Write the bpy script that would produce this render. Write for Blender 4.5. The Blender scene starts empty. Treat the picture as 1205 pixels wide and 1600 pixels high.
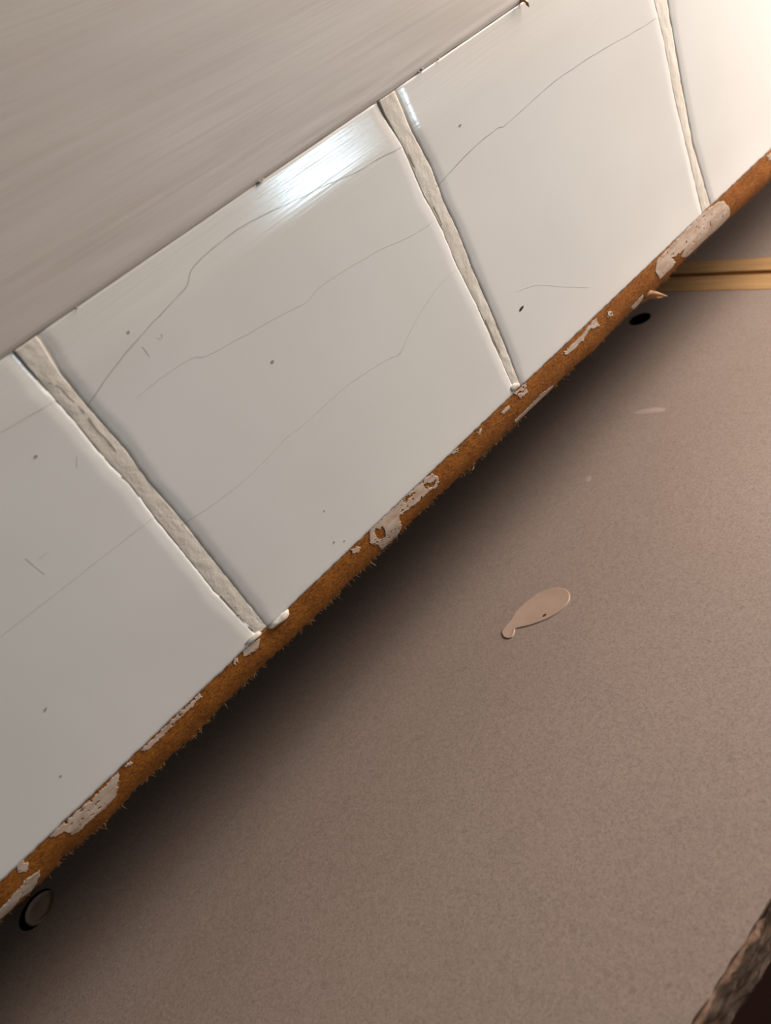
import bpy, bmesh, math, random
from mathutils import Vector, Matrix, noise
random.seed(7)
C = bpy.context.scene.collection
scn = bpy.context.scene

# ------------------------------------------------------------------ camera
# Solved from the photograph: the wall with the tiles is the plane y = 0, facing -y; the laminate top is horizontal.
FPX, CX, CY = 1120.13, 602.5, 800.0
R = ((0.68909845, -0.65364759, 0.31287084),
     (-0.57022656, -0.22266473, 0.79073515),
     (-0.44719683, -0.72330163, -0.52616514))      # rows: world x, y, z seen in camera axes (right, down, forward)
CAM = Vector((0.0, -0.2265, 0.70))
LAM_Z = CAM.z - 0.236                               # top of the laminate
cd = bpy.data.cameras.new('camera'); cam = bpy.data.objects.new('camera', cd); C.objects.link(cam)
rot = Matrix(((R[0][0], -R[0][1], -R[0][2]), (R[1][0], -R[1][1], -R[1][2]), (R[2][0], -R[2][1], -R[2][2])))
cam.matrix_world = Matrix.Translation(CAM) @ rot.to_4x4()
cd.sensor_fit = 'HORIZONTAL'; cd.sensor_width = 36.0; cd.lens = FPX / 1205.0 * 36.0
cd.clip_start = 0.005; cd.clip_end = 50
cd.dof.use_dof = True; cd.dof.focus_distance = 0.285; cd.dof.aperture_fstop = 13.0
scn.camera = cam

# ------------------------------------------------------------------ world, lights, exposure
w = bpy.data.worlds.new('room_light'); scn.world = w; w.use_nodes = True
bg = w.node_tree.nodes['Background']; bg.inputs[0].default_value = (1.0, 0.88, 0.78, 1); bg.inputs[1].default_value = 0.05
def area(name, loc, target, size, power, col, size_y=None):
    l = bpy.data.lights.new(name, 'AREA'); l.energy = power; l.color = col
    l.shape = 'RECTANGLE' if size_y else 'DISK'; l.size = size
    if size_y: l.size_y = size_y
    o = bpy.data.objects.new(name, l); C.objects.link(o); o.location = loc
    o.rotation_euler = (Vector(target) - Vector(loc)).to_track_quat('-Z', 'Y').to_euler()
    return o
area('near_lamp', (0.70, -0.16, 0.75), (0.25, 0.0, 0.53), 0.20, 3.4, (1.0, 0.87, 0.77))
area('high_lamp', (1.10, -0.25, 1.40), (0.20, 0.0, 0.53), 0.45, 7.5, (1.0, 0.88, 0.79))
area('window_light', (1.05, -1.60, 0.63), (0.134, 0.0, 0.64), 0.19, 4.6, (0.66, 0.88, 1.0), 0.06)
area('warm_fill', (1.00, -0.70, 1.50), (0.25, 0.0, 0.55), 0.60, 6.6, (1.0, 0.88, 0.76))  # unseen fill light, added to brighten the tiles
vs = scn.view_settings; vs.view_transform = 'Standard'; vs.look = 'None'; vs.gamma = 1; vs.use_curve_mapping = False
vs.exposure = 0.0

# ------------------------------------------------------------------ helpers
def ray(px, py):
    a, b, c = px - CX, py - CY, FPX
    return Vector((R[0][0]*a + R[0][1]*b + R[0][2]*c, R[1][0]*a + R[1][1]*b + R[1][2]*c, R[2][0]*a + R[2][1]*b + R[2][2]*c))
def on_wall(px, py, y=0.0):
    d = ray(px, py); t = (y - CAM.y) / d.y; return CAM + d*t
def on_top(px, py, z=None):
    d = ray(px, py); t = ((LAM_Z if z is None else z) - CAM.z) / d.z; return CAM + d*t
def interp(tab, x):
    if x <= tab[0][0]: return tab[0][1]
    for (a, b), (c, d) in zip(tab, tab[1:]):
        if x <= c: return b + (d - b) * (x - a) / (c - a) if c > a else d
    return tab[-1][1]
def smooth(t): t = max(0.0, min(1.0, t)); return t*t*(3 - 2*t)
def nz(x, y, z=0.0): return noise.noise(Vector((x, y, z)))
def thing(name, label, cat, loc, group=None):
    o = bpy.data.objects.new(name, None); C.objects.link(o); o.location = loc; o.empty_display_size = 0.02
    o['label'] = label; o['category'] = cat
    if group: o['group'] = group
    return o
def base(o):
    v = Vector((0, 0, 0))
    while o: v += o.location; o = o.parent
    return v
def make(name, verts, faces, mat, parent=None, smooth_on=True, label=None, kind=None):
    off = base(parent)
    me = bpy.data.meshes.new(name); me.from_pydata([tuple(Vector(v) - off) for v in verts], [], faces); me.validate(); me.update()
    bm = bmesh.new(); bm.from_mesh(me); bmesh.ops.recalc_face_normals(bm, faces=bm.faces[:]); bm.to_mesh(me); bm.free()
    if smooth_on: me.polygons.foreach_set('use_smooth', [True]*len(me.polygons))
    me.materials.append(mat)
    o = bpy.data.objects.new(name, me); C.objects.link(o); o.parent = parent
    if label: o['label'] = label
    if kind: o['kind'] = kind
    return o
def box(name, x0, x1, y0, y1, z0, z1, mat, parent=None, bevel=0.0, **k):
    v = [(x, y, z) for x in (x0, x1) for y in (y0, y1) for z in (z0, z1)]
    f = [(0,1,3,2), (4,6,7,5), (0,4,5,1), (2,3,7,6), (0,2,6,4), (1,5,7,3)]
    o = make(name, v, f, mat, parent, False, **k)
    if bevel:
        m = o.modifiers.new('bevel', 'BEVEL'); m.width = bevel; m.segments = 3
    return o
def grid(nu, nv, fn):
    """front sheet of a height field"""
    V = [fn(i/nu, j/nv) for j in range(nv+1) for i in range(nu+1)]
    F = [(j*(nu+1)+i, j*(nu+1)+i+1, (j+1)*(nu+1)+i+1, (j+1)*(nu+1)+i) for j in range(nv) for i in range(nu)]
    return V, F
def close(V, F, nu, nv, push):
    """give a sheet from grid() a back and side walls: push maps a front vertex to its back vertex"""
    n = len(V); ring = [i for i in range(nu+1)] + [j*(nu+1)+nu for j in range(1, nv+1)] + [nv*(nu+1)+i for i in range(nu-1, -1, -1)] + [j*(nu+1) for j in range(nv-1, 0, -1)]
    V = V + [push(V[i]) for i in ring]; m = len(ring)
    F = F + [(ring[k], ring[(k+1) % m], n+(k+1) % m, n+k) for k in range(m)] + [tuple(n+k for k in range(m))]
    return V, F
def inside(p, poly):
    x, y = p; r = False; j = len(poly)-1
    for i in range(len(poly)):
        (xi, yi), (xj, yj) = poly[i], poly[j]
        if (yi > y) != (yj > y) and x < (xj-xi)*(y-yi)/(yj-yi)+xi: r = not r
        j = i
    return r

# ------------------------------------------------------------------ materials
class M:
    def __init__(s, name, rough=0.5, spec=0.5, coat=0.0):
        s.m = bpy.data.materials.new(name); s.m.use_nodes = True; s.t = s.m.node_tree
        s.b = s.t.nodes['Principled BSDF']; s.b.inputs['Roughness'].default_value = rough
        s.b.inputs['Specular IOR Level'].default_value = spec; s.b.inputs['Coat Weight'].default_value = coat
        s.g = s.t.nodes.new('ShaderNodeNewGeometry').outputs['Position']
    def n(s, kind, **ins):
        nd = s.t.nodes.new(kind)
        for k, v in ins.items():
            i = nd.inputs[int(k[1:])] if k[0] == 'i' and k[1:].isdigit() else nd.inputs[k]
            s.t.links.new(v, i) if isinstance(v, bpy.types.NodeSocket) else setattr(i, 'default_value', v)
        return nd
    def map(s, scale=(1,1,1), loc=(0,0,0), src=None):
        nd = s.n('ShaderNodeMapping', Vector=src or s.g); nd.inputs['Scale'].default_value = scale; nd.inputs['Location'].default_value = loc
        return nd.outputs[0]
    def noise(s, vec, scale=1.0, detail=4.0, rough=0.55, dist=0.0):
        return s.n('ShaderNodeTexNoise', Vector=vec, Scale=scale, Detail=detail, Roughness=rough, Distortion=dist).outputs[0]
    def math(s, op, a, b=0.0, c=0.0):
        nd = s.t.nodes.new('ShaderNodeMath'); nd.operation = op
        for i, v in enumerate((a, b, c)):
            s.t.links.new(v, nd.inputs[i]) if isinstance(v, bpy.types.NodeSocket) else setattr(nd.inputs[i], 'default_value', v)
        return nd.outputs[0]
    def ramp(s, fac, stops):
        nd = s.n('ShaderNodeValToRGB', Fac=fac); r = nd.color_ramp
        while len(r.elements) < len(stops): r.elements.new(0.5)
        for e, (p, c) in zip(r.elements, stops): e.position = p; e.color = (*c, 1)
        return nd.outputs[0]
    def mix(s, fac, a, b, mode='MIX'):
        nd = s.t.nodes.new('ShaderNodeMix'); nd.data_type = 'RGBA'; nd.blend_type = mode
        for i, v in ((0, fac), (6, a), (7, b)):
            if isinstance(v, bpy.types.NodeSocket): s.t.links.new(v, nd.inputs[i])
            else: nd.inputs[i].default_value = (*v, 1) if isinstance(v, tuple) else v
        return nd.outputs[2]
    def color(s, c):
        if isinstance(c, tuple): s.b.inputs['Base Color'].default_value = (*c, 1)
        else: s.t.links.new(c, s.b.inputs['Base Color'])
        return s
    def bump(s, h, strength=0.3, dist=0.0003):
        nd = s.n('ShaderNodeBump', Height=h, Strength=strength, Distance=dist); s.t.links.new(nd.outputs[0], s.b.inputs['Normal']); return s

# glazed tile: near white, faint warm clouds, fine brush streaks in the glaze towards the top of the row
m = M('white_glaze', 0.16, 0.5); T_TOP = CAM.z - 0.1155*0.2265
c = m.ramp(m.noise(m.map((14, 14, 14)), 1, 3), [(0.3, (0.765, 0.745, 0.715)), (0.7, (0.81, 0.795, 0.77))])
sep = m.n('ShaderNodeSeparateXYZ', Vector=m.g).outputs
near_top = m.n('ShaderNodeMapRange', i0=sep[2], i1=T_TOP-0.030, i2=T_TOP-0.004, i3=0.0, i4=1.0).outputs[0]
st = m.noise(m.map((26, 300, 1350)), 1, 4, 0.5, 0.3)
wav = m.noise(m.map((16, 16, 26)), 1, 2)
m.color(m.mix(m.math('MULTIPLY', near_top, 0.35), c, m.ramp(st, [(0.35, (0.70, 0.62, 0.53)), (0.65, (0.80, 0.76, 0.70))])))
h = m.math('ADD', m.math('MULTIPLY', m.math('MULTIPLY', st, near_top), 0.15), m.math('MULTIPLY', wav, 0.3))
m.bump(h, 0.6, 0.0005); GLAZE = m.m
m = M('sandy_grout', 0.85, 0.3)
c = m.ramp(m.noise(m.map((90, 90, 60)), 1, 5), [(0.3, (0.68, 0.61, 0.52)), (0.5, (0.78, 0.715, 0.63)), (0.7, (0.83, 0.775, 0.70))])
sp = m.noise(m.map((2600, 2600, 2600)), 1, 2)
m.color(m.mix(0.25, c, m.ramp(sp, [(0.35, (0.60, 0.53, 0.44)), (0.6, (0.82, 0.76, 0.68))]))).bump(sp, 0.35, 0.0003); GROUT = m.m
m = M('hairline', 0.7, 0.2).color((0.34, 0.31, 0.27)); HAIR = m.m
m = M('faint_hairline', 0.5, 0.3).color((0.615, 0.575, 0.525)); HAIR2 = m.m
m = M('barely_visible_hairline', 0.4, 0.4).color((0.69, 0.66, 0.62)); HAIR3 = m.m
m = M('dark_speck', 0.6, 0.3).color((0.03, 0.022, 0.018)); SPECK = m.m
# fibreboard edge
m = M('brown_fibreboard', 0.8, 0.25)
a = m.noise(m.map((120, 120, 120)), 1, 4); b = m.noise(m.map((700, 1400, 1400)), 1, 4, 0.65)
c = m.mix(0.5, m.ramp(a, [(0.3, (0.16, 0.046, 0.005)), (0.7, (0.37, 0.125, 0.015))]), m.ramp(b, [(0.36, (0.07, 0.018, 0.002)), (0.64, (0.46, 0.165, 0.022))]))
m.color(c).bump(b, 0.9, 0.0005); FIBRE = m.m
m = M('loose_fibre', 0.8, 0.2).color((0.46, 0.23, 0.075)); FUZZ = m.m
m = M('old_paint', 0.55, 0.4)
a = m.noise(m.map((130, 400, 400)), 1, 5, 0.6)
m.color(m.ramp(a, [(0.28, (0.38, 0.24, 0.15)), (0.5, (0.53, 0.405, 0.315)), (0.7, (0.62, 0.52, 0.435))])).bump(a, 0.4, 0.0004); PAINT = m.m
# painted board: cream paint over wood grain running along x
m = M('painted_wood', 0.42, 0.4)
sx = m.n('ShaderNodeSeparateXYZ', Vector=m.g).outputs
dz = m.math('SUBTRACT', sx[2], T_TOP)
zz = m.math('MULTIPLY', dz, m.math('ADD', m.math('MULTIPLY', sx[0], 1.7), 1.0))
vec = m.n('ShaderNodeCombineXYZ', X=sx[0], Y=sx[1], Z=zz).outputs[0]
g1 = m.noise(m.map((9, 60, 420), src=vec), 1, 5, 0.6, 0.8); g2 = m.noise(m.map((4, 30, 80), (3, 0, 1), src=vec), 1, 3, 0.5, 1.0)
g3 = m.noise(m.map((22, 300, 1500), (7, 0, 1), src=vec), 1, 3, 0.6, 0.3)
c = m.mix(0.42, m.ramp(g1, [(0.32, (0.52, 0.44, 0.385)), (0.5, (0.59, 0.53, 0.48)), (0.68, (0.605, 0.55, 0.505))]), m.ramp(g2, [(0.35, (0.55, 0.475, 0.42)), (0.62, (0.605, 0.55, 0.505))]))
msk = m.ramp(m.noise(m.map((7, 20, 40), (2, 5, 9), src=vec), 1, 3), [(0.4, (0.03, 0.03, 0.03)), (0.65, (0.32, 0.32, 0.32))])
c = m.mix(msk, c, m.ramp(g3, [(0.36, (0.45, 0.365, 0.305)), (0.58, (0.66, 0.60, 0.545))]))
m.color(c).bump(m.math('ADD', m.math('MULTIPLY', g1, 0.5), m.math('MULTIPLY', g3, 0.15)), 0.15, 0.0003); PWOOD = m.m
# laminate: grey brown with a fine scribbled fleck
m = M('laminate', 0.45, 0.35)
cl = m.noise(m.map((9, 9, 9)), 1, 3)
f1 = m.noise(m.map((620, 620, 620)), 1, 2, 0.5, 1.2); f2 = m.noise(m.map((500, 500, 500), (5, 2, 1)), 1, 2, 0.5, 1.2)
line = m.math('MINIMUM', m.math('ABSOLUTE', m.math('SUBTRACT', f1, 0.5)), m.math('ABSOLUTE', m.math('SUBTRACT', f2, 0.52)))
lf = m.n('ShaderNodeMapRange', i0=line, i1=0.0, i2=0.035, i3=0.55, i4=0.0).outputs[0]
c = m.ramp(cl, [(0.3, (0.300, 0.236, 0.203)), (0.7, (0.330, 0.262, 0.226))])
c = m.mix(lf, c, (0.115, 0.08, 0.065))
fine = m.noise(m.map((900, 900, 900)), 1, 3)
c = m.mix(0.2, c, m.ramp(fine, [(0.35, (0.20, 0.15, 0.125)), (0.65, (0.42, 0.35, 0.31))]))
m.color(c).bump(fine, 0.12, 0.0002); LAM = m.m
m = M('pale_wood', 0.55, 0.3)
a = m.noise(m.map((260, 14, 200)), 1, 4, 0.6, 0.5)
m.color(m.ramp(a, [(0.3, (0.36, 0.20, 0.085)), (0.7, (0.50, 0.31, 0.14))])).bump(a, 0.2, 0.0003); PALE = m.m
m = M('raw_chipboard', 0.9, 0.2)
a = m.noise(m.map((150, 240, 300)), 1, 4, 0.6); b = m.noise(m.map((60, 200, 420)), 1, 4, 0.6, 1.0)
c = m.mix(0.55, m.ramp(a, [(0.34, (0.05, 0.024, 0.013)), (0.48, (0.20, 0.118, 0.078)), (0.65, (0.33, 0.225, 0.16))]), m.ramp(b, [(0.36, (0.08, 0.04, 0.024)), (0.60, (0.30, 0.195, 0.135))]))
m.color(c).bump(a, 0.8, 0.001); CHIP = m.m
m = M('bore_shade', 0.95, 0.05); m.color(m.ramp(m.noise(m.map((400, 400, 400)), 1, 3), [(0.3, (0.012, 0.008, 0.006)), (0.7, (0.03, 0.02, 0.014))])); BORE_SHADE = m.m  # hole walls: shade put into the colour, darker than raw chipboard
m = M('dried_drip', 0.28, 0.5); a = m.noise(m.map((120, 120, 120)), 1, 3)
m.color(m.ramp(a, [(0.3, (0.40, 0.285, 0.225)), (0.7, (0.45, 0.325, 0.26))])); DRIP = m.m
m = M('pale_smear', 0.6, 0.3).color((0.36, 0.29, 0.25)); SMEAR = m.m
m = M('cap_plastic', 0.35, 0.5).color((0.36, 0.25, 0.19)); CAP = m.m
m = M('plaster', 0.9, 0.2); m.color(m.ramp(m.noise(m.map((6, 6, 6)), 1, 4), [(0.3, (0.11, 0.085, 0.07)), (0.7, (0.15, 0.115, 0.09))])); PLASTER = m.m
m = M('dark_floor', 0.95, 0.1); m.color(m.ramp(m.noise(m.map((5, 30, 5)), 1, 4), [(0.3, (0.045, 0.016, 0.011)), (0.7, (0.07, 0.026, 0.018))])); FLOOR = m.m
m = M('cabinet_side', 0.6, 0.3); m.color(m.ramp(m.noise(m.map((9, 9, 60)), 1, 4), [(0.3, (0.050, 0.020, 0.014)), (0.7, (0.065, 0.027, 0.019))])); SIDE = m.m

# ------------------------------------------------------------------ setting
XL, XR = -0.42, 0.72
box('floor', -1.2, 1.5, -1.4, 0.21, -0.05, 0.0, FLOOR)['kind'] = 'structure'
box('wall_back', -1.2, 1.5, 0.13, 0.21, 0.0, 1.45, PLASTER)['kind'] = 'structure'

# ------------------------------------------------------------------ tiled panel
Z_TILE = CAM.z - 0.1521                              # bottom edge of the tiles
G = [  # left and right edges of the three joints, in photograph pixels
 ([(26,552),(70,605),(122,664),(167,720),(206,758),(240,805),(289,866),(338,927),(394,984)],
  [(64,535),(94,584),(139,639),(195,702),(237,760),(279,807),(331,873),(376,929),(415,977)]),
 ([(604,181),(631,228),(661,299),(692,357),(715,414),(749,481),(779,549),(803,603)],
  [(622,151),(644,205),(675,262),(695,316),(719,367),(742,427),(776,505),(796,556),(813,600)]),
 ([(1024,0),(1039,60),(1054,141),(1074,226),(1087,281),(1097,321)],
  [(1044,0),(1054,60),(1069,146),(1084,226),(1097,271),(1110,316)])]
def edge_tab(pts): return sorted((p.z, p.x) for p in (on_wall(*q) for q in pts))
GE = [(edge_tab(a), edge_tab(b)) for a, b in G]
def plain_joint(x): return ([(Z_TILE, x-.0028), (Z_TILE+.06, x-.0031), (T_TOP, x-.0029)], [(Z_TILE, x+.0028), (Z_TILE+.06, x+.0030), (T_TOP, x+.0031)])
GE = [plain_joint(-0.277), plain_joint(-0.127)] + GE + [plain_joint(0.473), plain_joint(0.623)]   # the row goes on at the same pitch
NJ = len(GE); FIRST = 2
# thickness of the bare brown edge along x (apparent height below the tile edge)
LOW = [(0,1438),(31,1412),(73,1370),(94,1344),(160,1290),(209,1236),(303,1149),(348,1102),(407,1043),(458,997),(500,956),(546,910),(598,859),(626,832),(675,783),(738,727),(794,673),(863,607),(913,559),(938,539),(984,489),(1021,456),(1052,425),(1077,400),(1115,362),(1138,342),(1178,306),(1204,282)]
RAD = 0.013
DROP = sorted((on_wall(*q).x, Z_TILE - on_wall(*q).z) for q in LOW)
def flat_len(x): return max(0.0008, interp(DROP, x) - 0.512*RAD)
def profile(x, s):
    """point and normal on the bare edge at arc length s below the tile edge"""
    f = flat_len(x); y0 = 0.0004
    if s <= f: return Vector((x, y0, Z_TILE - s)), Vector((0, -1, 0))
    a = min((s - f)/RAD, math.pi/2)
    return Vector((x, y0 + RAD*(1-math.cos(a)), Z_TILE - f - RAD*math.sin(a))), Vector((0, -math.cos(a), -math.sin(a)))
def on_edge(px, py):
    """(x, s) where the photograph's pixel meets the bare edge"""
    d = ray(px, py); best = None
    t0 = (0.0004 - CAM.y)/d.y; lo = None
    for k in range(400):
        s = k*0.00006; x = CAM.x + d.x*t0
        p, n = profile(x, s)
        t = (p.y - CAM.y)/d.y; q = CAM + d*t; p2, n2 = profile(q.x, s)
        e = abs(q.z - p2.z)
        if n2.dot(d) < 0 and (best is None or e < best[0]): best = (e, q.x, s)
    return best[1], best[2]

panel = thing('tile_panel', 'white crazed glazed tile row with a worn raw brown fibreboard bottom edge', 'tile panel', (0.15, 0.009, Z_TILE - 0.016))
PANEL_TOP = T_TOP
# the board behind the tiles: brown, with the round worn bottom edge
nu = 900; prof_n = 14
V = []; F = []
for i in range(nu+1):
    x = XL + (XR-XL)*i/nu
    col = [Vector((x, 0.0185, PANEL_TOP)), Vector((x, 0.0022, PANEL_TOP)), Vector((x, 0.0022, Z_TILE + 0.0006))]
    f = flat_len(x); smax = f + RAD*math.pi/2*0.999
    for k in range(prof_n+1):
        s = smax*k/prof_n; p, n = profile(x, s)
        amp = 0.00012 + 0.0007*smooth((s-f-RAD*0.55)/(RAD*0.5))
        p += n*(amp*(nz(x*420, s*420) + 0.7*nz(x*1300, s*1300, 4)))
        if k == 0: p = Vector((x, 0.0005, Z_TILE - 0.00005))
        col.append(p)
    col.append(Vector((x, 0.0185, Z_TILE - f - RAD)))
    V += col
nc = len(V)//(nu+1)
for i in range(nu):
    for k in range(nc):
        k2 = (k+1) % nc; F.append((i*nc+k, i*nc+k2, (i+1)*nc+k2, (i+1)*nc+k))
F += [tuple(range(nc)), tuple(nu*nc+k for k in range(nc))]
make('fibreboard_edge', V, F, FIBRE, panel, label='rough brown fibreboard with a rounded worn lower edge')

# tiles
def left_of(i, z): return XL if i == 0 else interp(GE[i-1][1], z)
def right_of(i, z): return XR if i == NJ else interp(GE[i][0], z)
tiles = []
for i in range(NJ+1):
    w0 = right_of(i, Z_TILE+0.06) - left_of(i, Z_TILE+0.06)
    nu = int(w0/0.0009); nv = 130
    # denser rows and columns where the glaze rolls over
    def fn(u, v, i=i):
        z = Z_TILE + (T_TOP - 0.0001 - Z_TILE)*v
        xl = left_of(i, z) + 0.00035*nz(z*300, i*7.1); xr = right_of(i, z) + 0.00035*nz(z*300, i*7.1 + 3)
        z += 0.00045*nz(u*60*w0/0.15, i*3.3)*(1-v)**8
        x = xl + (xr-xl)*u
        dl = x-xl; dr = xr-x; dt = T_TOP-z; db = z-Z_TILE
        rw = 0.0050 + 0.0016*nz(z*90, i*2.0)
        roll = 0.00042*((1-smooth(dl/rw))**1.3 if i else 0) + 0.00042*((1-smooth(dr/rw))**1.3 if i < NJ else 0)
        roll += 0.00030*((1-smooth(dl/0.0008)) if i else 0) + 0.00030*((1-smooth(dr/0.0008)) if i < NJ else 0)
        roll += 0.0007*(1-smooth(dt/0.017)) + 0.0001*(1-smooth(dt/0.003)) + 0.0002*(1-smooth(db/0.0008))
        y = roll + 0.00010*nz(x*30, z*30, i)
        return Vector((x, y, z))
    V, F = grid(nu, nv, fn); V, F = close(V, F, nu, nv, lambda p: Vector((p.x, 0.0021, p.z)))
    tiles.append(make('tile', V, F, GLAZE, panel))

# grout in the three joints, a little rough and sunk between the tiles
grouts = []
for i in range(NJ):
    def fn(u, v, i=i):
        z = Z_TILE + 0.0004 + (T_TOP - 0.0006 - Z_TILE)*v
        xl = interp(GE[i][0], z) + 0.0007 ; xr = interp(GE[i][1], z) - 0.0007
        xl += 0.0; x = xl + (xr-xl)*u
        y = 0.00050 + 0.00030*(2*u-1)**2*0.5 + 0.00014*nz(x*500, z*260, i) + 0.00010*nz(x*1500, z*1500, i)
        return Vector((x + (u-0.5)*0.0016, y, z))
    V, F = grid(14, 260, fn); V, F = close(V, F, 14, 260, lambda p: Vector((p.x, 0.00215, p.z)))
    grouts.append(make('grout', V, F, GROUT, panel, label='sandy beige grout'))

# thin ribbons: crazing, cracks, scratches
def surf_y(x, z):
    """front of the tile sheet, near enough for a hairline"""
    y = 0.0
    for a, b in GE:
        xl, xr = interp(a, z), interp(b, z)
        if x < xl: y = max(y, 0.00042*(1-smooth((xl-x)/0.0050))**1.3 + 0.0003*(1-smooth((xl-x)/0.0008)))
        elif x > xr: y = max(y, 0.00042*(1-smooth((x-xr)/0.0050))**1.3 + 0.0003*(1-smooth((x-xr)/0.0008)))
    i = sum(x > 0.5*(interp(a, z)+interp(b, z)) for a, b in GE)
    return y + 0.0007*(1-smooth((T_TOP-z)/0.017)) + 0.0001*(1-smooth((T_TOP-z)/0.003)) + 0.00010*nz(x*30, z*30, i)
def ribbon(name, pts, width, mat, parent, ysurf=None, wob=0.00016, plane='wall', lift=0.00006, seed=0.0):
    P = [on_wall(*q) if plane == 'wall' else on_top(*q) for q in pts]
    # Catmull-Rom through the points
    Q = []
    for k in range(len(P)-1):
        p0, p1, p2, p3 = P[max(k-1, 0)], P[k], P[k+1], P[min(k+2, len(P)-1)]
        n = max(2, int((p2-p1).length/0.0010))
        for j in range(n):
            t = j/n
            Q.append(0.5*((2*p1) + (p2-p0)*t + (2*p0-5*p1+4*p2-p3)*t*t + (3*p1-p0-3*p2+p3)*t**3))
    Q.append(P[-1])
    up = Vector((0, -1, 0)) if plane == 'wall' else Vector((0, 0, 1))
    V = []; F = []; n = len(Q)
    for k, q in enumerate(Q):
        d = (Q[min(k+1, n-1)] - Q[max(k-1, 0)]).normalized(); s = d.cross(up)
        L = k*0.001; q = q + s*wob*(nz(L*180, seed) + 0.5*nz(L*500, seed+2))
        if plane == 'wall': q = Vector((q.x, (surf_y(q.x, q.z) if ysurf is None else ysurf) - lift, q.z))
        else: q = q + up*lift
        ww = width*(0.75 + 0.5*nz(L*220, seed+9))*(0.35 if k in (0, n-1) else 1)
        V += [q + s*ww*0.5, q - s*ww*0.5, q - up*0.0003 + s*ww*0.5, q - up*0.0003 - s*ww*0.5]
        if k:
            a = (k-1)*4; b = k*4
            F += [(a, a+1, b+1, b), (a, b, b+2, a+2), (a+1, a+3, b+3, b+1), (a+2, b+2, b+3, a+3)]
    F += [(0, 2, 3, 1), ((n-1)*4, (n-1)*4+1, (n-1)*4+3, (n-1)*4+2)]
    return make(name, V, F, mat, parent, False)
cracks = [
 (0, [(0,676),(52,646),(91,624)], 0.00026, HAIR2),
 (0, [(-60,1045),(0,995),(45,960),(105,913),(174,859),(241,808)], 0.00024, HAIR2),
 (1, [(137,634),(164,594),(202,545),(244,499),(289,451),(300,422),(324,396),(361,366),(404,340),(462,313),(510,289),(552,271),(589,250),(630,229)], 0.00024, HAIR),
 (1, [(213,622),(251,591),(300,559),(324,555),(398,515),(441,491),(481,470),(499,449),(547,417),(594,390),(628,375),(661,357),(682,342)], 0.00020, HAIR2),
 (1, [(286,818),(331,789),(383,749),(420,714),(450,682),(483,656),(540,604),(604,562),(622,556),(629,544),(648,505),(675,461),(695,437),(713,421)], 0.00022, HAIR2),
 (2, [(684,291),(735,236),(776,201),(788,197),(826,163),(866,128),(906,100),(946,75),(991,50),(1027,28)], 0.00026, HAIR),
 (2, [(808,455),(840,445),(880,448),(920,449)], 0.00022, HAIR3),
]
for k, (ti, pts, wd, mt) in enumerate(cracks): ribbon('hairline_crack', pts, wd*0.85, mt, tiles[ti+FIRST], seed=k*3.7)
marks = [(1, [(222,541),(228,548),(234,557)]), (1, [(246,526),(250,530),(254,526),(252,521)]), (1, [(405,925+0),(400,929)]), (0, [(120,712),(121,731)]),
         (0, [(60,872),(76,862)]), (0, [(370,962),(377,957)]), (0, [(40,872+0),(70,897)]), (1, [(620,556),(624,551),(628,549)])]
for k, (ti, pts) in enumerate(marks): ribbon('scratch', pts, 0.00022, HAIR2, tiles[ti+FIRST], seed=k*1.3+50)
def speck(px, py, a, b, ang, ti, mat=SPECK):
    p = on_wall(px, py); V = []; n = 10; y = surf_y(p.x, p.z)
    for k in range(n):
        t = 2*math.pi*k/n; r = 1 + 0.25*nz(k*1.7, px)
        V.append(Vector((p.x + (a*math.cos(t)*math.cos(ang) - b*math.sin(t)*math.sin(ang))*r, y - 0.00014, p.z + (a*math.cos(t)*math.sin(ang) + b*math.sin(t)*math.cos(ang))*r)))
    V += [v + Vector((0, 0.0003, 0)) for v in V]
    F = [tuple(range(n)), tuple(range(n, 2*n))] + [(k, (k+1) % n, n+(k+1) % n, n+k) for k in range(n)]
    o = make('glaze_chip', V, F, mat, tiles[ti+FIRST], False)
    return o
speck(815, 482, 0.0016, 0.0006, 0.15, 2)['label'] = 'small dark chip in the glaze'
for s in [(426,565,.0006,.0005,0,1), (71,1108,.0007,.0003,.4,0), (719,196,.0006,.0004,.2,2), (201,519,.0004,.0004,0,1), (56,713,.0005,.0004,0,0), (522,847,.0005,.0003,.5,1), (507,798,.0003,.0003,0,1), (95,1212,.0004,.0003,0,0), (538,845,.0003,.0003,0,1)]:
    speck(*s, mat=HAIR)
# dark open cracks beside the grout
for gi, pts, wd in [(0, [(76,598),(95,606),(112,625),(133,645)], .0005), (0, [(139,652),(152,672),(170,690),(182,706)], .0006), (0, [(345,931),(358,945),(372,963),(386,979),(397,985)], .0008), (0, [(190,745),(206,759),(219,776)], .0004),
                    (1, [(679,322),(687,338),(692,352)], .0006), (1, [(760,500),(772,528),(783,552)], .0005), (1, [(640,240),(650,262)], .0004), (2, [(1073,222),(1074,228)], .0006)]:
    ribbon('grout_crack', pts, wd, M('crack_dirt', 0.9, 0.1).color((0.42, 0.36, 0.29)).m if wd < .0007 else HAIR, grouts[gi+FIRST], ysurf=0.00052, seed=pts[0][0])

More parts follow.
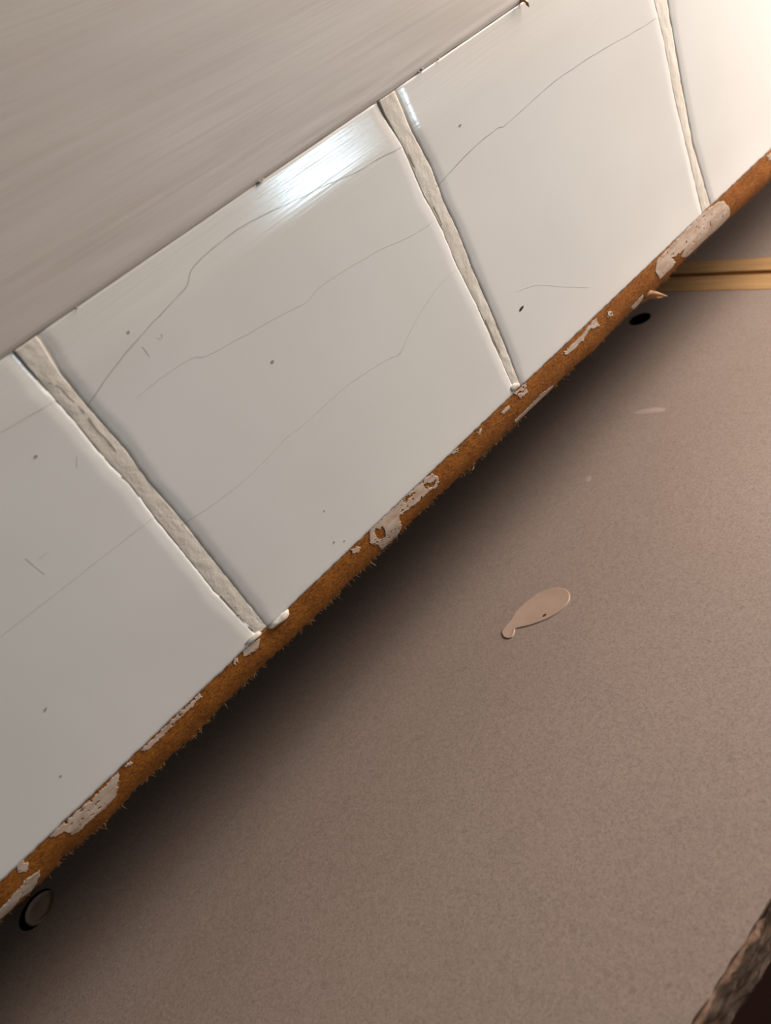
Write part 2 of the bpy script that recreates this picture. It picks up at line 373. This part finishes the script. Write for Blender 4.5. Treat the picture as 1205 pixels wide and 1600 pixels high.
# flakes of old paint left on the bare edge (each a thin shell that follows the edge)
def paint(poly, name='paint_patch', jag=0.0005, holes=(), keep=0.47, thick=0.00016, cell=0.00022, mat=None, seed=0.0):
    P = [on_edge(*q) for q in poly]; H = [[on_edge(*q) for q in h] for h in holes]
    x0, x1 = min(p[0] for p in P)-.001, max(p[0] for p in P)+.001; s0, s1 = max(0, min(p[1] for p in P)-.001), max(p[1] for p in P)+.001
    nx, ns = int((x1-x0)/cell)+1, int((s1-s0)/cell)+1
    idx = {}; V = []; F = []; cells = set()
    for i in range(nx):
        for j in range(ns):
            x, s = x0+(i+.5)*cell, s0+(j+.5)*cell
            xx = x + jag*(nz(x*600, s*600, seed) + 0.8*nz(x*1500, s*1500, seed) + 0.5*nz(x*3500, s*3500, seed)); ss = s + jag*(nz(x*600, s*600, seed+5) + 0.8*nz(x*1500, s*1500, seed+5) + 0.5*nz(x*3500, s*3500, seed+5))
            if inside((xx, ss), P) and not any(inside((xx, ss), h) for h in H) and nz(x*520, s*900, seed+9) < keep: cells.add((i, j))
    def vid(i, j, t):
        if (i, j, t) not in idx:
            p, n = profile(x0+i*cell, s0+j*cell); idx[(i, j, t)] = len(V)
            x, s = x0+i*cell, s0+j*cell
            V.append(p + n*((thick + 0.00003 + 0.00007*nz(x*260, s*260, seed)) if t else -0.0006))
        return idx[(i, j, t)]
    for (i, j) in cells:
        F.append((vid(i,j,1), vid(i+1,j,1), vid(i+1,j+1,1), vid(i,j+1,1)))
        for (di, dj), (a, b) in {(-1,0): ((0,0),(0,1)), (1,0): ((1,0),(1,1)), (0,-1): ((0,0),(1,0)), (0,1): ((0,1),(1,1))}.items():
            if (i+di, j+dj) not in cells:
                F.append((vid(i+a[0],j+a[1],1), vid(i+b[0],j+b[1],1), vid(i+b[0],j+b[1],0), vid(i+a[0],j+a[1],0)))
    if F: make(name, V, F, mat or PAINT, panel)
patches = [
 dict(poly=[(1101,326),(1122,316),(1131,315),(1140,328),(1138,340),(1120,358),(1100,378),(1075,400),(1060,402),(1050,418),(1030,437),(1024,424),(1026,408),(1052,380)], jag=.0003, holes=[[(1048,404),(1062,396),(1070,388),(1058,412)]]),
 dict(poly=[(878,553),(905,527),(931,497),(936,510),(921,516),(912,530),(895,548),(884,555)]),
 dict(poly=[(796,600),(822,599),(824,613),(815,622),(800,610)], keep=0.35),
 dict(poly=[(803,658),(822,640),(845,616),(864,602),(862,609),(846,625),(828,645),(808,662)], jag=.0005),
 dict(poly=[(782,645),(795,633),(796,638),(786,648)]), dict(poly=[(746,676),(752,668),(754,672),(748,680)]),
 dict(poly=[(704,706),(716,699),(716,706),(706,712)]),
 dict(poly=[(577,828),(600,800),(640,768),(675,740),(685,746),(683,760),(672,766),(655,782),(636,797),(622,808),(627,823),(618,840),(598,860),(590,852),(578,850)], jag=.0006, holes=[[(584,832),(587,824),(593,827),(597,822),(601,828),(602,837),(597,843),(589,842)], [(629,782),(636,775),(643,773),(651,765),(648,772),(640,778),(635,785)], [(662,758),(668,754),(673,755),(681,749),(680,757),(675,763),(669,762),(665,765)]]),
 dict(poly=[(548,860),(556,853),(564,856),(560,863),(550,865)]),
 dict(poly=[(378,1017),(392,1005),(407,997),(402,1014),(390,1023),(380,1026)], jag=.0003),
 dict(poly=[(364,1033),(372,1028),(372,1034),(366,1038)]),
 dict(poly=[(221,1172),(250,1143),(282,1112),(312,1084),(316,1087),(300,1104),(272,1131),(270,1136),(250,1153),(228,1174)], jag=.0004),
 dict(poly=[(195,1197),(203,1189),(207,1192),(198,1198)]),
 dict(poly=[(92,1292),(120,1268),(155,1238),(185,1206),(186,1220),(180,1243),(165,1262),(140,1282),(122,1300),(112,1304),(100,1298),(85,1308),(78,1306)], jag=.0005, holes=[[(100,1282),(104,1280),(105,1286),(100,1288)]]),
 dict(poly=[(24,1352),(36,1344),(46,1350),(40,1362),(30,1363)]),
 dict(poly=[(62,1361),(60,1374),(48,1392),(32,1402),(18,1420),(0,1436),(-14,1446),(-14,1434),(8,1412),(30,1388),(44,1370)], jag=.0004),
 dict(poly=[(986,480),(1004,461),(1003,468),(990,484)], jag=.0003), dict(poly=[(949,488),(956,486),(958,493),(950,497)], holes=[[(952,489),(955,489),(954,493)]]),
 dict(poly=[(1198,244),(1212,232),(1212,246),(1202,252)]),
]
for k, p in enumerate(patches): paint(seed=k*2.3, **p)

# chipped lips of glaze and filler where the joints meet the edge
def lump(name, pts, thick, mat, parent):
    P = [on_wall(*q) for q in pts]; n = len(P); cx = sum((p for p in P), Vector())/n
    V = [Vector((p.x, 0.0018, p.z)) for p in P]
    V += [Vector((p.x, 0.0002, p.z)) for p in P]
    V += [Vector((cx.x+(p.x-cx.x)*.72, -thick, cx.z+(p.z-cx.z)*.72)) for p in P]; V.append(Vector((cx.x, -thick*1.15, cx.z)))
    F = [tuple(range(n))]
    for r in range(2): F += [(r*n+k, r*n+(k+1) % n, (r+1)*n+(k+1) % n, (r+1)*n+k) for k in range(n)]
    F += [(2*n+k, 2*n+(k+1) % n, 3*n) for k in range(n)]
    return make(name, V, F, mat, parent)
m = M('chalky_filler', 0.6, 0.4); m.color(m.ramp(m.noise(m.map((500, 500, 500)), 1, 4), [(0.35, (0.55, 0.48, 0.39)), (0.6, (0.76, 0.72, 0.65))])); FILL = m.m
lump('filler_lump', [(418,982),(428,972),(440,958),(451,952),(453,960),(449,966),(434,975),(423,984)], .0009, FILL, panel)
lump('filler_lump', [(380,1008),(392,994),(405,987),(410,989),(402,997),(390,1007)], .0006, FILL, panel)
lump('filler_lump', [(797,607),(806,598),(813,600),(809,607),(800,613)], .0005, FILL, panel)

# torn splinter and loose fibres along the lower edge
def tube(pts, rads, n=6):
    V = []; F = []
    for k, p in enumerate(pts):
        d = (pts[min(k+1, len(pts)-1)] - pts[max(k-1, 0)]).normalized()
        a = d.orthogonal().normalized(); b = d.cross(a)
        V += [p + (a*math.cos(2*math.pi*j/n) + b*math.sin(2*math.pi*j/n))*rads[k] for j in range(n)]
        if k: F += [((k-1)*n+j, (k-1)*n+(j+1) % n, k*n+(j+1) % n, k*n+j) for j in range(n)]
    F += [tuple(range(n)), tuple(len(V)-n+j for j in range(n))]
    return V, F
def splint(pix, rads, mat=FUZZ):
    P = [on_wall(px, py, y) for px, py, y in pix]
    V, F = tube(P, rads); return make('splinter', V, F, mat, panel)
m = M('torn_wood', 0.7, 0.3); m.color(m.ramp(m.noise(m.map((300, 900, 900)), 1, 3), [(0.3, (0.30, 0.13, 0.045)), (0.7, (0.52, 0.29, 0.13))])); TORN = m.m
splint([(998,466,.006),(1014,459,.003),(1028,460,.000),(1043,463,-.002)], [.0034,.0022,.0012,.0002], TORN)
splint([(1002,470,.006),(1016,463,.003),(1028,466,.001),(1036,464,.000)], [.0016,.0010,.0006,.00015], TORN)
splint([(1004,458,.006),(1016,452,.004),(1022,452,.003)], [.0016,.0010,.0002], TORN)
V = []; F = []
for k in range(1800):
    x = random.uniform(-0.14, 0.46)
    if nz(x*90, 3.3) < 0.05 and random.random() < 0.75: continue
    f = flat_len(x)
    p, n = profile(x, f + RAD*random.uniform(0.72, 1.15))
    d = Vector((random.uniform(-.8, .8), random.uniform(-.5, .3), -1)).normalized()
    L = random.uniform(.0007, .0021) * (1.6 if random.random() < .06 else 1)
    b = Vector((random.uniform(-1, 1), random.uniform(-1, 1), random.uniform(-.5, .5)))*L*.35
    a, c = tube([p - n*.0003, p + d*L*.5 + b*.5, p + d*L + b], [.00009, .00007, .00003], 3)
    o = len(V); V += a; F += [tuple(o+i for i in q) for q in c]
make('loose_fibres', V, F, FUZZ, panel, kind='stuff')
splint([(738,724,.005),(741,729,.003),(739,734,.002),(735,735,.002)], [.0002,.00015,.00012,.00008], TORN)
splint([(575,878,.006),(583,881,.004),(588,884,.002)], [.0004,.00025,.00008])

# ------------------------------------------------------------------ painted board above the tiles
board = thing('painted_board', 'cream painted wooden board with visible grain above the white tiles', 'board', (0.15, 0.008, T_TOP + 0.0005))
def fn(u, v):
    x = XL + (XR-XL)*u; z = T_TOP + 0.0001 + 0.34*v**1.6
    z0 = z - T_TOP - 0.0001
    y = 0.0003 + 0.0004*(1-smooth(z0/0.0016))**2 + 0.0002*nz(x*22, z*60) + 0.00012*nz(x*40, z*500)
    return Vector((x, y, z + 0.00025*nz(x*90, 1)*(1-v)**20))
V, F = grid(300, 120, fn); V, F = close(V, F, 300, 120, lambda p: Vector((p.x, 0.018, p.z)))
make('board_face', V, F, PWOOD, board)
p = on_wall(824, 3)
V, F = tube([on_wall(814, 1, .0005), on_wall(820, 0, -.0012), on_wall(824, 6, -.002), on_wall(827, 11, -.0022)], [.0006, .0007, .0006, .00015])
make('splinter', V, F, TORN, board, label='tiny tan splinter sticking out of the joint')
# crumbs of dirt caught in the joint
for (px, py, r) in [(660,108,.0006), (655,112,.0004), (406,284,.0007), (410,281,.0005), (686,92,.0004), (120,481,.0004)]:
    p = on_wall(px, py); bm = bmesh.new(); bmesh.ops.create_icosphere(bm, subdivisions=1, radius=r)
    V = [Vector((v.co.x*1.6, v.co.y*.6, v.co.z*.8)) + Vector((p.x, .0003, p.z)) for v in bm.verts]; F = [tuple(v.index for v in f.verts) for f in bm.faces]; bm.free()
    make('dirt_crumb', V, F, HAIR, board)

# ------------------------------------------------------------------ two laminate units below
TH = 0.0205; YB = 0.125; YF = -0.1538
X1, X1L, X2, X2L = 0.3859, 0.4044, 0.4083, 0.4248
H1 = (on_top(1000, 498.5), 0.0073); H2 = (Vector((-0.1281, 0.0880, LAM_Z)), 0.0094)
def slab(name, x0, x1, y0, y1, holes, mat, parent):
    bm = bmesh.new()
    def loop(pts):
        vs_ = [bm.verts.new(p) for p in pts]
        return [bm.edges.new((vs_[k], vs_[(k+1) % len(vs_)])) for k in range(len(vs_))]
    e = []; front = []
    n = int((x1-x0)/0.0025)
    for k in range(n+1):
        x = x0 + (x1-x0)*k/n
        front.append((x, y0 + 0.0009*nz(x*160, 2) + 0.0005*nz(x*500, 5), LAM_Z))
    e += loop(front + [(x1, y1, LAM_Z), (x0, y1, LAM_Z)])
    for c, r in holes: e += loop([(c.x + r*math.cos(2*math.pi*k/40), c.y + r*math.sin(2*math.pi*k/40), LAM_Z) for k in range(40)])
    bmesh.ops.triangle_fill(bm, edges=e, use_beauty=True)
    for f in list(bm.faces):                                     # keep the drilled holes open
        c = f.calc_center_median()
        if any((c - Vector((h.x, h.y, LAM_Z))).length < r*0.99 and all((v.co - Vector((h.x, h.y, LAM_Z))).length < r*1.01 for v in f.verts) for h, r in holes): bm.faces.remove(f)
    g = bmesh.ops.extrude_face_region(bm, geom=bm.faces[:])
    for v in g['geom']:
        if isinstance(v, bmesh.types.BMVert): v.co.z -= TH
    bm.verts.index_update(); V = [v.co.copy() for v in bm.verts]; F = [tuple(v.index for v in f.verts) for f in bm.faces]; bm.free()
    o = make(name, V, F, mat, parent, False); o.data.materials.append(BORE_SHADE); off = base(o)
    for p in o.data.polygons:                                    # raw board inside the drilled holes, its shade painted near black
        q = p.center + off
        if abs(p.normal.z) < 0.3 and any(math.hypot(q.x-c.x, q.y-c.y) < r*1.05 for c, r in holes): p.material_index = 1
    return o
def unit(t, xa, xb, holes, strip, sides):
    slab('laminate_top', xa, xb, YF + 0.0016, YB, holes, LAM, t)
    # bare, chipped chipboard along the front
    def fn(u, v):
        x = xa + (xb-xa)*u; z = LAM_Z - 0.0003 - (TH-.0003)*v
        k = 0.0012*nz(x*150, z*300, 3) + 0.0008*nz(x*420, z*700, 6)
        chip = max(0.0, nz(x*70, 8) - 0.05)*0.004*(1-v)**2
        return Vector((x, YF + k + chip, z - 0.0012*max(0, nz(x*200, 11))*(1-v)))
    nu = int((xb-xa)/0.0015); V, F = grid(nu, 14, fn); V, F = close(V, F, nu, 14, lambda p: Vector((p.x, YF+0.0014, p.z)))
    make('chipboard_edge', V, F, CHIP, t, label='bare brown chipboard front edge')
    box('wood_lipping', strip[0], strip[1], YF+0.0005, YB, LAM_Z-TH, LAM_Z+0.0002, PALE, t, bevel=0.0008, label='pale wood lipping strip')
    for a in sides: box('side_panel', a, a+0.016, YF+0.064, YB-0.002, 0.0, LAM_Z-TH, SIDE, t)
    box('back_panel', sides[0]+.016, sides[1], YB-0.010, YB-0.004, 0.02, LAM_Z-TH, SIDE, t)
    box('bottom_panel', sides[0]+.016, sides[1], YF+0.08, YB-0.010, 0.02, 0.036, SIDE, t)
    box('front_panel', sides[0]+.016, sides[1], YF+0.064, YF+0.080, 0.02, LAM_Z-TH, SIDE, t)
u1 = thing('laminate_cabinet', 'grey-brown laminate cabinet top with a teardrop paint drip, drilled hole and chipped front edge', 'cabinet', (-0.05, -0.04, 0), 'laminate cabinets side by side')
unit(u1, -0.45, X1, [H1, H2], (X1, X1L), (-0.445, 0.380))
u2 = thing('laminate_cabinet', 'laminate cabinet top beyond the narrow gap, at the upper right under the tiles', 'cabinet', (0.65, -0.04, 0), 'laminate cabinets side by side')
unit(u2, X2L, 0.95, [], (X2, X2L), (0.414, 0.930))
# screw cap standing skewed in the second hole
c, r = Vector((-0.1262, 0.0868, LAM_Z - 0.0002)), 0.0079
tilt = Matrix.Rotation(math.radians(5), 3, 'Y') @ Matrix.Rotation(math.radians(3), 3, 'X')
V = []; F = []; n = 36
for rr, zz in ((0.86, -.0024), (1.0, -.0018), (1.0, 0.0002), (0.93, .0007), (0.88, .0003), (0.5, .0004)):
    V += [c + tilt @ Vector((r*rr*math.cos(2*math.pi*k/n), r*rr*math.sin(2*math.pi*k/n), zz)) for k in range(n)]
for q in range(5): F += [(q*n+k, q*n+(k+1) % n, (q+1)*n+(k+1) % n, (q+1)*n+k) for k in range(n)]
F += [tuple(range(n)), tuple(5*n+k for k in range(n))]
make('screw_cap', V, F, CAP, u1, label='round screw cap sitting skewed in its hole')
# pale smear
def blob(name, pts, hgt, mat, parent, rim=0.0, rings=7, fine=3, label=None):
    P = [on_top(*q) for q in pts]; Q = []
    for k in range(len(P)):
        p0, p1, p2, p3 = P[k-1], P[k], P[(k+1) % len(P)], P[(k+2) % len(P)]
        for j in range(fine):
            t = j/fine; Q.append(0.5*((2*p1) + (p2-p0)*t + (2*p0-5*p1+4*p2-p3)*t*t + (3*p1-p0-3*p2+p3)*t**3))
    n = len(Q); V = []; F = []
    area2 = sum(Q[k].x*Q[(k+1) % n].y - Q[(k+1) % n].x*Q[k].y for k in range(n)); sg = 1 if area2 > 0 else -1
    N = []
    for k in range(n):
        t = (Q[(k+1) % n] - Q[k-1]).normalized(); N.append(Vector((-t.y, t.x, 0))*sg)
    prof = [(0, -.00005), (0, hgt*.4), (.00008, hgt*.8), (.00025, hgt + rim), (.0006, hgt + rim*.7), (.0010, hgt)]
    if rim == 0: prof = prof[:3]
    for d, h in prof: V += [Vector((q.x + m_.x*d, q.y + m_.y*d, LAM_Z + h)) for q, m_ in zip(Q, N)]
    for q in range(len(prof)-1): F += [(q*n+k, q*n+(k+1) % n, (q+1)*n+(k+1) % n, (q+1)*n+k) for k in range(n)]
    F += [tuple((len(prof)-1)*n+k for k in range(n)), tuple(range(n))]
    return make(name, V, F, mat, parent, label=label)
blob('paint_smear', [(988,646),(1000,641),(1016,638),(1032,637),(1040,640),(1034,644),(1016,646),(1000,648)], .00004, SMEAR, u1, label='small pale smear')
blob('paint_smear', [(914,748),(919,744),(924,745),(922,751),(916,753)], .00003, SMEAR, u1)
ribbon('scratch', [(1197,766),(1203,768)], .0008, HAIR, u1, plane='top')
# ------------------------------------------------------------------ the drip of paint on the laminate
def dp(x, y): return (720 + x*0.19917, 860 + y*0.19917)
drop = blob('paint_drip', [dp(*q) for q in [(325,640),(345,606),(395,548),(430,490),(500,420),(570,365),(640,325),(720,300),(790,297),(835,315),(858,350),(855,400),(820,445),(760,495),(690,535),(620,565),(540,592),(470,608),(430,620),(425,650),(405,685),(370,695),(335,680)]], .00050, DRIP, None, rim=.00010)
cen = on_top(840, 957); cen.z = LAM_Z
drop.data.transform(Matrix.Translation(-cen)); drop.location = cen
drop['label'] = 'dried pinkish teardrop of paint on the grey-brown laminate'; drop['category'] = 'paint drip'
p = on_top(851.5, 962.5); V = []
for k in range(10):
    t = 2*math.pi*k/10; V.append(Vector((p.x + .0011*math.cos(t+.3), p.y + .0006*math.sin(t), LAM_Z + .00057)))
V += [v - Vector((0, 0, .0003)) for v in V]
make('pit', V, [tuple(range(10)), tuple(range(10, 20))] + [(k, (k+1) % 10, 10+(k+1) % 10, 10+k) for k in range(10)], SPECK, drop, False)
